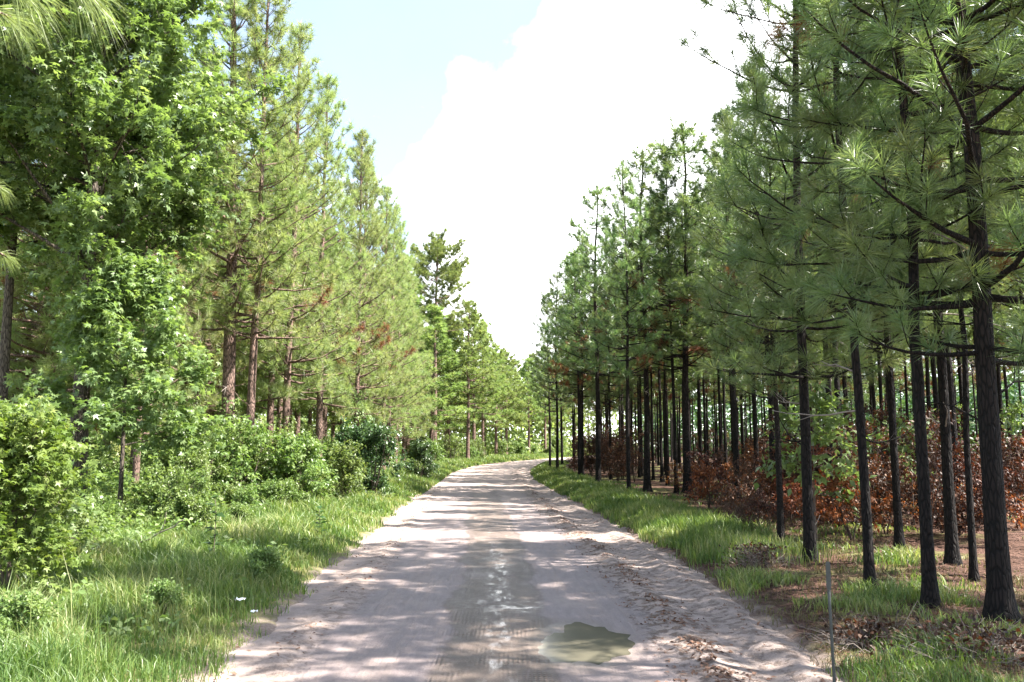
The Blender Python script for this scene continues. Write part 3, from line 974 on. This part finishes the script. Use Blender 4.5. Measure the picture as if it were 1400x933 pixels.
for i in range(64):
    y = rnd.uniform(17, 46); x = float(road_c(y)) - rnd.uniform(5.3, 14)
    if -x / y > .66: continue
    put_shrub(SHL, i, x, y, 'green_shrub', 'leafy green shrub in the tangled undergrowth beneath the sunlit pines', 'shrubs in the undergrowth beneath the sunlit pines', rnd.uniform(.7, 1.25))
for i in range(20):
    y = rnd.uniform(42, 100); x = float(road_c(y)) - road_hw(y) - rnd.uniform(1.6, 4.0)
    put_shrub(SHL, i, x, y, 'green_shrub', 'far bushy shrub on the verge near the road bend', 'far verge shrubs near the bend', rnd.uniform(.9, 1.5))

GB = 'scorched brown shrubs in the burnt plantation'
named_b = [
    (0, 4.9, 20.5, 1.0, 'rust-brown scorched bush spilling to the grass edge beside the close trio of pines'),
    (3, 4.2, 15.2, .9, 'low bleached brown bush at the near end of the tall grass strip'),
    (1, 4.5, 16.6, .8, 'brown bush right behind the low bleached one'),
    (1, 3.9, 38.5, 1.15, 'tall rust-brown shrub beside the dark pine at the grass edge'),
    (2, 3.4, 42.0, 1.0, 'tallest rust-brown shrub near the last pines before the bend'),
    (1, 6.9, 13.2, .9, 'orange-brown shrub glowing in sun behind the thinnest pine pole'),
    (0, 5.7, 13.6, 1.0, 'dark brown shrub to the right of the green sapling'),
    (3, 4.0, 13.4, .8, 'small dark brown shrub left of the green sapling'),
]
for k, x, y, sc, lab in named_b: put_shrub(SHB, k, x, y, 'scorched_shrub', lab, GB, sc)
for i in range(66):
    y = rnd.uniform(12.2, 44) if i % 2 else rnd.uniform(12.2, 21); x = rnd.uniform(max(5.4, .2 * y), .68 * y)
    if x - float(road_c(y)) < 4.6: continue
    put_shrub(SHB, i, x, y, 'scorched_shrub', 'scorched brown shrub among the trunks inside the burnt plantation', GB + ' interior', rnd.uniform(.5, 1.25))
for i in range(14):
    y = rnd.uniform(30, 46); x = float(road_c(y)) + rnd.uniform(4.3, 6.5)
    put_shrub(SHB, 1 + i % 2, x, y, 'scorched_shrub', 'tall scorched shrub crowding the trunks toward the bend', 'tall scorched shrubs toward the bend', rnd.uniform(.8, 1.1))


for i in range(22):
    y = rnd.uniform(11.5, 30); x = rnd.uniform(max(4.9, .19 * y), .6 * y)
    put_shrub(SHR, i, x, y, 'scorched_shrub', 'sparse rust-orange scorched shrub catching light among the dark trunks', 'rust-orange scorched shrubs among the trunks', rnd.uniform(.6, 1.2))
for x, y, sc, lab in ((4.35, 18.6, 1.05, 'low rust-orange scorched bush at the edge of the tall roadside grass'), (5.3, 18.0, 1.0, 'rust-orange bush behind the low one at the roadside grass')):
    put_shrub(SHR, 0, x, y, 'scorched_shrub', lab, GB, sc)
for i in range(18):
    y = rnd.uniform(46, 72); x = float(road_c(y)) + rnd.uniform(5, 22)
    put_shrub(SHB, 1 + i % 2, x, y, 'scorched_shrub', 'far scorched shrub glimpsed between the last trunks', 'far scorched shrubs glimpsed between trunks', rnd.uniform(.9, 1.4))
for i, (x, y) in enumerate(((7.4, 15.5), (9.6, 18.5), (6.6, 19.5), (10.8, 24.5), (12.4, 20.5))):
    p_ = broadleaf(seed=480 + i, H=rnd.uniform(1.3, 2.3), r0=.016, cb=.5, reach=.7, nlimb=12, leaf=OVAL, lsize=.13, leaf_m=M['gum_leaf'], bark_m=M['twig'], per_twig=5, sub=4, tw=3)
    e = empty('oak_sapling', (x, y, gz(x, y)))
    for q in p_: q.parent = e
    tag(e, 'green sapling surviving among the scorched shrubs between dark trunks', 'sapling', 'green saplings deep in the burnt plantation')


# climbing vines on left-hand trunks
def vine(x, y, h, r, seed, label, thick=.14):
    rng = np.random.default_rng(seed)
    e = empty('climbing_vine', (x, y, gz(x, y)))
    st, lf = Acc(), Acc()
    for k in range(3):
        t = np.linspace(0, 1, 20)
        a0 = rng.uniform(0, 6.28); a_ = a0 + t * rng.uniform(2, 6) + rng.standard_normal(20) * .1
        st.tube(np.c_[np.cos(a_) * (r + .012), np.sin(a_) * (r + .012), t * h * rng.uniform(.7, 1)], np.linspace(.010, .004, 20), 4)
    st.obj('stems', M['twig'], e)
    n = int(620 * h)
    z = h * rng.random(n) ** 1.25; a_ = rng.uniform(0, 6.28, n)
    rr_ = r + .03 + rng.random(n) * thick * (1.25 - z / h) * (1 + .8 * np.sin(z * 4 + a_ * 2))
    P = np.c_[np.cos(a_) * rr_, np.sin(a_) * rr_, z]
    D = np.c_[np.cos(a_), np.sin(a_), rng.uniform(-1.4, .1, n)] + rng.standard_normal((n, 3)) * .4
    leaves(lf, P, D, np.c_[np.cos(a_) * .5, np.sin(a_) * .5, np.ones(n)] + rng.standard_normal((n, 3)) * .3, rng.uniform(.06, .12, n), OVAL, rng.random(n))
    lf.obj('foliage', M['shrub_leaf'], e)
    return tag(e, label, 'vine', 'vines climbing the sunlit pines')


vine(L1[0], L1[1], 2.5, .19, 1, 'leafy vine wrapping the foot of the tallest pine')
vine(L2[0], L2[1], 1.3, .13, 2, 'vine at the foot of the leaning pine beside the tallest one')
vine(-6.45, 23.6, 2.2, .14, 3, 'vine climbing the third sunlit pine along the verge', .2)
vine(-5.6, 30.0, 3.4, .14, 4, 'dense vine column on the pine just before the dark thicket', .35)
vine(-6.0, 33.5, 3.6, .14, 5, 'dense vine column on the pine behind the dark thicket', .4)
vine((266 - 700) / FOC * 22.5, 22.5, 4.2, .12, 6, 'thin vine high on the straight trunk left of the tallest pine', .07)
vine((72 - 700) / FOC * 18.6, 18.6, 5.2, .16, 7, 'vine on the thick dark trunk under the big sweetgum', .1)


# ------------------------------------------------------------------ grass, undergrowth, litter
def blades(acc, x, y, h, w, rng, lean=.5):
    n = len(x); z = ground_h(x, y) - .01
    a_ = rng.uniform(0, 6.28, n); ln = h * lean * rng.uniform(.1, 1.1, n)
    base = np.c_[x, y, z]; fa = rng.uniform(0, 6.28, n)
    side = np.c_[np.cos(fa), np.sin(fa), np.zeros(n)] * (w / 2)[:, None]
    dxy = np.c_[np.cos(a_), np.sin(a_), np.zeros(n)]
    mid = base + dxy * (ln * .3)[:, None] + np.c_[np.zeros(n), np.zeros(n), h * .6]
    tip = base + dxy * ln[:, None] + np.c_[np.zeros(n), np.zeros(n), h * rng.uniform(.75, 1.0, n)]
    V = np.stack([base - side, base + side, mid + side * .75, mid - side * .75, tip], 1).reshape(-1, 3)
    b = np.arange(n)[:, None] * 5
    t = np.clip(.45 + .45 * wob(x, y, .8, 7.) + .2 * wob(x, y, 3, 2.) + rng.normal(0, .24, n), 0, 1)
    acc.add(V, b + np.array([[3, 2, 4]]), b + np.array([[0, 1, 2, 3]]), np.repeat(t, 5))


rng = np.random.default_rng(77)


def verge(n, ymin, ymax, smin, smax, side, dens, hbase):
    """random points beside the road, thicker close by"""
    y = np.exp(rng.uniform(math.log(ymin), math.log(ymax), n)); u = rng.random(n)
    s = smin + (smax - smin) * u
    x = road_c(y) + side * (road_hw(y) + s)
    keep = (np.abs(x) / y < .70) & (rng.random(n) < dens(s, x, y))
    x, y, s = x[keep], y[keep], s[keep]
    d = np.hypot(x, y)
    h = hbase(s, x, y) * rng.uniform(.45, 1.15, len(x))
    w = np.clip(d * .0011, .005, .05)
    return x, y, h, w


ga = Acc()
x, y, h, w = verge(190000, 3.2, 30, -.15, 4.2, -1,
                   lambda s, x, y: np.clip(sstep(-.15, .35, s + .25 * wob(x, y, 1.6, 1)) * (.65 + .5 * wob(x, y, 1.3, 2.)), 0, 1),
                   lambda s, x, y: (.12 + .17 * sstep(0, 1.2, s)) * (1 + .6 * wob(x, y, 1.0, 3.) + .25 * wob(x, y, 3.1, 1.)))
blades(ga, x, y, np.clip(h, .03, 1), w, rng, .75)
x, y, h, w = verge(50000, 26, 110, -.1, 3.4, -1, lambda s, x, y: .9 + 0 * s, lambda s, x, y: (.22 + .2 * sstep(0, 1.2, s)) + 0 * s)
blades(ga, x, y, h, w * .9, rng)
# a few long bleached stalks in the near corner
xs = rng.uniform(-3.4, -2.2, 60); ys = rng.uniform(4.9, 7.5, 60)
blades(ga, xs, ys, rng.uniform(.45, .75, 60), np.full(60, .005), rng, .35)
o = ga.obj('grass', M['grass']); stuff(o)
gb = Acc()
x, y, h, w = verge(90000, 9, 60, -.05, 1.9, 1,
                   lambda s, x, y: np.clip(sstep(-.05, .25, s + .2 * wob(x, y, 1.6, 4)) * sstep(2.1, 1.1, s + .5 * wob(x, y, .9, 5.)) * sstep(10, 14.5, y), 0, 1),
                   lambda s, x, y: (.15 + .13 * sstep(0, .6, s)) * (1 + .5 * wob(x, y, 1.2, 6.)))
blades(gb, x, y, h, w, rng)
x, y, h, w = verge(52000, 3.6, 15, -.05, 3.0, 1,
                   lambda s, x, y: np.clip(sstep(.05, .45, wob(x, y, 1.0, 8.) + .25 * wob(x, y, 3.4, 2) + .22 - .24 * np.abs(s - .7)) * sstep(-.05, .2, s), 0, 1),
                   lambda s, x, y: (.12 + .10 * wob(x, y, 1.0, 8.)) + 0 * s)
blades(gb, x, y, np.clip(h, .04, 1), w, rng, .95)
x, y, h, w = verge(36000, 3.6, 18, -.02, 3.6, 1, lambda s, x, y: np.clip(.45 + .6 * wob(x, y, 2.2, 3.), 0, 1) + 0 * s, lambda s, x, y: .075 + .03 * wob(x, y, 2, 1) + 0 * s)
gd = Acc(); blades(gd, x, y, np.clip(h, .02, 1), w, rng, 1.3)
stuff(gd.obj('dry_grass', M['dry_grass']))
x, y, h, w = verge(26000, 9, 32, 2.0, 9, 1, lambda s, x, y: np.clip(sstep(.25, .5, wob(x, y, .55, 9.)), 0, 1) + 0 * s, lambda s, x, y: .13 + 0 * s)
blades(gb, x, y, h, w, rng, .8)
o = gb.obj('grass', M['grass']); stuff(o)

# leafy ground cover under the left trees
ua = Acc()
n = 110000
y = np.exp(rng.uniform(math.log(4.6), math.log(60), n)); s = .5 + 11 * rng.random(n) ** 1.1 ; x = road_c(y) - road_hw(y) - s
k = (np.abs(x) / y < .70) & (rng.random(n) < np.clip(np.maximum(sstep(1.0, 2.8, s + .9 * wob(x, y, .7, 3)), .6 * sstep(.15, .45, wob(x, y, 1.9, 5))) * (.65 + .6 * wob(x, y, .9, 4)), 0, 1))
x, y, s = x[k], y[k], s[k]; n = len(x)
hh = (.16 + .62 * sstep(2, 5, s)) * (1 + .6 * wob(x, y, .8, 1.5))
z = ground_h(x, y) + hh * rng.random(n) ** .6
leaves(ua, np.c_[x, y, z], rng.standard_normal((n, 3)) * np.array([1, 1, .4]) + np.array([0, 0, -.2]), np.array([0, 0, 1.]) + rng.standard_normal((n, 3)) * .5,
       np.clip(.035 + .0045 * y, .05, .22) * rng.uniform(.7, 1.3, n), OVAL, np.clip(.5 + .3 * wob(x, y, .9, 2) + rng.normal(0, .2, n), 0, 1))
o = ua.obj('undergrowth', M['shrub_leaf']); stuff(o)

# pine straw on the right-hand floor
sa = Acc(); n = 52000
y = np.exp(rng.uniform(math.log(3.8), math.log(26), n)); s = rng.uniform(.15, 10, n); x = road_c(y) + road_hw(y) + s
k = np.abs(x) / y < .7
x, y = x[k], y[k]; n = len(x)
z = ground_h(x, y) + .004 + rng.random(n) * .02
a_ = rng.uniform(0, 6.28, n); L = rng.uniform(.09, .22, n); w = np.clip(.0012 * y, .004, .02)
d = np.c_[np.cos(a_), np.sin(a_), rng.uniform(-.08, .16, n)]; sd = np.c_[-np.sin(a_), np.cos(a_), np.zeros(n)] * (w / 2)[:, None]
P = np.c_[x, y, z]
sa.add(np.stack([P - sd, P + sd, P + d * L[:, None]], 1).reshape(-1, 3), np.arange(n * 3).reshape(-1, 3), None, np.repeat(rng.random(n), 3))
o = sa.obj('pine_straw', M['straw']); stuff(o)

# crumbs of bark and straw swept into the wheel ruts
la = Acc(); n = 6000
y = np.exp(rng.uniform(math.log(4), math.log(30), n))
lane = rng.choice([1.38, 2.02, 1.1, -1.75, 1.6, -2.1], n, p=[.55, .08, .12, .08, .12, .05])
s = lane + rng.normal(0, .07, n) + .06 * wob(lane * .3, y * .35, 1, 1.4)
x = road_c(y) + s
k = wob(x * .4, y, 1.7, 2) + .5 * wob(x, y, 6, 2) > -.05
x, y, s = x[k], y[k], s[k]; n = len(x)
z = road_h(x, y, s) + .006
leaves(la, np.c_[x, y, z], np.c_[rng.standard_normal((n, 2)), rng.uniform(-.1, .4, n)], np.array([0, 0, 1.]) + rng.standard_normal((n, 3)) * .4,
       rng.uniform(.015, .055, n), OVAL, rng.random(n))
o = la.obj('leaf_litter', M['litter']); stuff(o)

# the far wood that reads as one mass
wl = Acc(); wa = Acc(); n = 120000
y = rng.uniform(84, 128, n); x = rng.uniform(-75, 95, n)
keepw = (np.abs(x - road_c(y)) > 5) | (y > 114)
x, y = x[keepw], y[keepw]; n = len(x)
top = 8.5 + 2.5 * wob(x, y, .35, 2)
z = top * rng.random(n) ** 1.2
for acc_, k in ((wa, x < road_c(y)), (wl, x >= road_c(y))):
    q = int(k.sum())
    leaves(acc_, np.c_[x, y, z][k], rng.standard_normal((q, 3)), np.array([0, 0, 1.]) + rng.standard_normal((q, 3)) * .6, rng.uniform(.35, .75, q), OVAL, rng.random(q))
stuff(wa.obj('far_woodland', M['needle_far'])); stuff(wl.obj('far_woodland', M['shade_leaf']))  # right-hand wood takes the darker leaves, shade coloured in
for x0, x1, m_ in ((29, 56, M['shade_leaf']), (-52, -25, M['needle_sun'])):  # side woods: right one shade-darkened, left one sun-brightened in colour
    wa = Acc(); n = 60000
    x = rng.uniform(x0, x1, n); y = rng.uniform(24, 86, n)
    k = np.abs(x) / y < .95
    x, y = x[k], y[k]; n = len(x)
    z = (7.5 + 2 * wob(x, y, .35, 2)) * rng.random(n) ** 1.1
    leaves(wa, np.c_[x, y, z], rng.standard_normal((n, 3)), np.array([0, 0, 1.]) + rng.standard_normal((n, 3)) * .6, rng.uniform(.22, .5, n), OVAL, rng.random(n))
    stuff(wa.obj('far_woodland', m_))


# ------------------------------------------------------------------ small things
# thin steel stake on the right verge
x, y = at(1141, 945, .05)
e = empty('steel_stake', (x, y, gz(x, y)))
st = Acc(); st.tube([(0, 0, -.2), (0, 0, .3), (-.004, 0, .6), (-.01, 0, .96)], [.0095] * 4, 6, cap=True)
st.obj('shaft', M['steel'], e)
pl = Acc()
V = []
for zz, hw_ in ((.80, .008), (.82, .015), (.965, .015), (.98, .009)):
    V += [(-.01 - hw_, -.013, zz), (-.01 + hw_, -.013, zz), (-.01 + hw_, -.009, zz), (-.01 - hw_, -.009, zz)]
F = [(0, 3, 2, 1), (12, 13, 14, 15)] + [(4 * k + i, 4 * k + (i + 1) % 4, 4 * k + 4 + (i + 1) % 4, 4 * k + 4 + i) for k in range(3) for i in range(4)]
pl.add(V, None, F); pl.obj('top_plate', M['steel'], e, smooth=False)
tag(e, 'thin dark steel stake upright in the grass at the road shoulder', 'stake')


# tall weed with paired leaves
def weed(x, y, h, seed, label):
    rng = np.random.default_rng(seed)
    e = empty('tall_weed', (x, y, gz(x, y)))
    sp = path((0, 0, -.03), (.06, 0, 1), h, 9, rng, .05, .1)
    s_ = Acc(); s_.tube(sp, np.linspace(.008, .003, len(sp)), 5); s_.obj('stem', M['twig'], e)
    P, D = [], []
    for k in range(2, 10):
        for sg in (-1, 1):
            a_ = k * 1.2 + (0 if sg > 0 else PI)
            for rep in range(2):
                P.append(sp[k]); D.append([math.cos(a_ + rep * .5), math.sin(a_ + rep * .5), rng.uniform(-.2, .5)])
    n = len(P); lf = Acc()
    leaves(lf, np.array(P), np.array(D), np.tile([0, 0, 1.], (n, 1)) + rng.standard_normal((n, 3)) * .2, rng.uniform(.10, .17, n), OVAL, rng.random(n) * .5)
    lf.obj('leaves', M['shade_leaf'], e)
    return tag(e, label, 'weed')


weed(-3.75, 10.6, .85, 1, 'tall dark weed with stacked paired leaves standing above the grass')
weed(-3.0, 13.2, .55, 2, 'shorter dark weed by the road edge at the sandy gap')


def stick(pts, r, label, mat, name='fallen_branch', seed=0):
    rng = np.random.default_rng(seed)
    pts = np.array(pts, float); b = pts[0].copy()
    a_ = Acc()
    t = np.linspace(0, 1, 10)[:, None]
    pp = (pts[0] - b) * (1 - t) + (pts[1] - b) * t + rng.standard_normal((10, 3)) * .012
    a_.tube(pp, np.linspace(r, r * .4, 10), 7)
    q = path(pp[5], norm(pp[6] - pp[4] + rng.standard_normal(3) * .08), .3, 4, rng, .1)
    a_.tube(q, np.linspace(r * .5, r * .2, 5), 5)
    o = a_.obj(name, mat); o.location = b
    return tag(o, label, 'branch')


stick([(-4.95, 10.9, .25), (-4.15, 10.7, .62)], .014, 'dead grey branch slanting out of the grass near the sapling', M['deadwood'], seed=3)
x, y = at(1290, 808, .1); x2, y2 = at(1335, 826, .1)
stick([(x, y, .13), (x2, y2, .11)], .016, 'bleached fallen branch on the pine straw between charred trunks', M['deadwood'], seed=4)
x, y = at(1115, 720, .1)
stick([(4.25, 12.4, .05), (4.5, 12.3, .55)], .014, 'short broken stick leaning at the foot of the charred pine by the sapling', M['deadwood'], seed=5)


def brush(x, y, seed, label, h=.32, rr_=.45):
    rng = np.random.default_rng(seed)
    e = empty('dry_brush', (x, y, gz(x, y)))
    a_ = Acc()
    for k in range(420):
        p = np.array([rng.normal(0, rr_ * .45), rng.normal(0, rr_ * .45), 0.0]); p[2] = -.02
        d = norm(np.array([p[0] * 1.2, p[1] * 1.2, .35]) + rng.standard_normal(3) * .35); d[2] = abs(d[2])
        q = path(p, d, h * rng.uniform(.5, 1.5), 3, rng, .3, -.9)
        a_.tube(q, np.linspace(.0035, .0012, 4), 3, cap=False)
    a_.obj('twigs', M['deadwood'], e)
    l_ = Acc(); n = 700
    P = np.c_[rng.normal(0, rr_ * .5, n), rng.normal(0, rr_ * .5, n), rng.random(n) * h * .8]
    leaves(l_, P, rng.standard_normal((n, 3)), np.array([0, 0, 1.]) + rng.standard_normal((n, 3)) * .6, rng.uniform(.02, .06, n), OVAL, rng.random(n) * .7)
    l_.obj('dead_leaves', M['scorched_leaf'], e)
    return tag(e, label, 'dead brush')


brush(3.25, 5.95, 1, 'grey-brown mound of dry brush in the near grass at the frame edge')
brush(3.1, 10.6, 2, 'bleached dry brush heap where the tall grass strip ends', .30, .3)
brush(2.75, 6.6, 3, 'small dry brush heap just past the steel stake', .2, .28)


def scrap(px, py, sz, seed, label):  # small crumpled white sheet set in the grass
    x, y = at(px, py, .16)
    rng = np.random.default_rng(seed)
    n = 6; g = np.linspace(-1, 1, n)
    xx, yy = np.meshgrid(g, g)
    zz = .35 * np.sin(xx * 2.6 + seed) * np.cos(yy * 2.1) + rng.normal(0, .10, xx.shape)
    V = np.c_[xx.ravel() * sz, yy.ravel() * sz * .7, zz.ravel() * sz * .8]
    i = np.arange(n - 1)[:, None] * n; j = np.arange(n - 1)[None]
    Fq = np.stack([i + j, i + j + 1, i + n + j + 1, i + n + j], -1).reshape(-1, 4)
    V2 = V + np.array([0, 0, .002])
    o = build('white_scrap', np.vstack([V, V2]), [np.vstack([Fq[:, ::-1], Fq + n * n])], M['scrap_white'], smooth=False)
    o.location = (x, y, gz(x, y) + .16)
    return tag(o, label, 'litter', 'small white scraps in the verge')


scrap(328, 824, .042, 1, 'larger white scrap caught in the shaded grass')
scrap(347, 839, .028, 2, 'smaller white scrap nearer the road edge')

# prototypes are only sources of the copies: remove the originals
for p in PROTOS:
    bpy.data.objects.remove(p, do_unlink=True)

# ------------------------------------------------------------------ light
SUN_EL, SUN_AZ = rad(54), rad(99)      # azimuth clockwise from the view direction (+Y)
sd = Vector((math.sin(SUN_AZ) * math.cos(SUN_EL), math.cos(SUN_AZ) * math.cos(SUN_EL), math.sin(SUN_EL)))
sun_d = bpy.data.lights.new('sun', 'SUN'); sun_d.energy = 5.0; sun_d.angle = rad(.53); sun_d.color = (1, .95, .87)
sun = bpy.data.objects.new('sun', sun_d); C.objects.link(sun)
sun.rotation_euler = (-sd).to_track_quat('-Z', 'Y').to_euler()

w = bpy.data.worlds.new('World'); scene.world = w; w.use_nodes = True
nt = w.node_tree; nt.nodes.clear(); g = NT(nt)
out = g.n('OutputWorld'); bg = g.n('Background'); bg.inputs['Strength'].default_value = .072
sky = g.n('TexSky'); sky.sky_type = 'NISHITA'; sky.sun_disc = False
sky.sun_elevation = SUN_EL; sky.sun_rotation = SUN_AZ; sky.air_density = 1.0; sky.dust_density = 1.0; sky.ozone_density = 1.0
tc = g.n('TexCoord'); dv = tc.outputs['Generated']
sep = g.n('SeparateXYZ'); g.put(sep.inputs[0], dv)
az = g.math('ARCTAN2', sep.outputs[0], sep.outputs[1])
el = g.math('ARCSINE', sep.outputs[2])
nz = g.noise(dv, 4.5, 8, .55); nz2 = g.noise(g.scale(dv, (1, 1, 2.2)), 2.2, 7, .58)
dx = g.math('DIVIDE', g.math('SUBTRACT', az, g.math('MULTIPLY_ADD', el, .45, .02)), .26)
dy = g.math('DIVIDE', g.math('SUBTRACT', el, .20), .42)
r = g.math('SQRT', g.math('ADD', g.math('MULTIPLY', dx, dx), g.math('MULTIPLY', dy, dy)))
r = g.math('ADD', r, g.math('MULTIPLY', g.math('SUBTRACT', nz, .5), 1.5))
big = g.step(1.22, .68, r)
wis = g.step(.54, .72, nz2)
hz = g.step(.22, .0, el)
mask = g.math('MAXIMUM', big, g.math('MAXIMUM', g.math('MULTIPLY', wis, .75), g.math('MULTIPLY', hz, .75)))
mask = g.math('MULTIPLY', mask, g.step(-.02, .02, el))
cl = g.mix(g.noise(dv, 9, 6), (12.5, 12.9, 13.6), (16.5, 16.5, 16.5))
mask = g.math('MAXIMUM', mask, .07)
g.link(g.mix(mask, sky.outputs[0], cl), bg.inputs['Color']); g.link(bg.outputs[0], out.inputs[0])

# ------------------------------------------------------------------ render settings
scene.view_settings.view_transform = 'Standard'
scene.view_settings.look = 'None'
scene.view_settings.exposure = 2.38
scene.view_settings.gamma = 1
cy = scene.cycles
cy.max_bounces = 4; cy.diffuse_bounces = 3; cy.glossy_bounces = 2; cy.transmission_bounces = 2; cy.transparent_max_bounces = 4
cy.sample_clamp_indirect = 6
cy.use_denoising = True
cy.caustics_reflective = False; cy.caustics_refractive = False
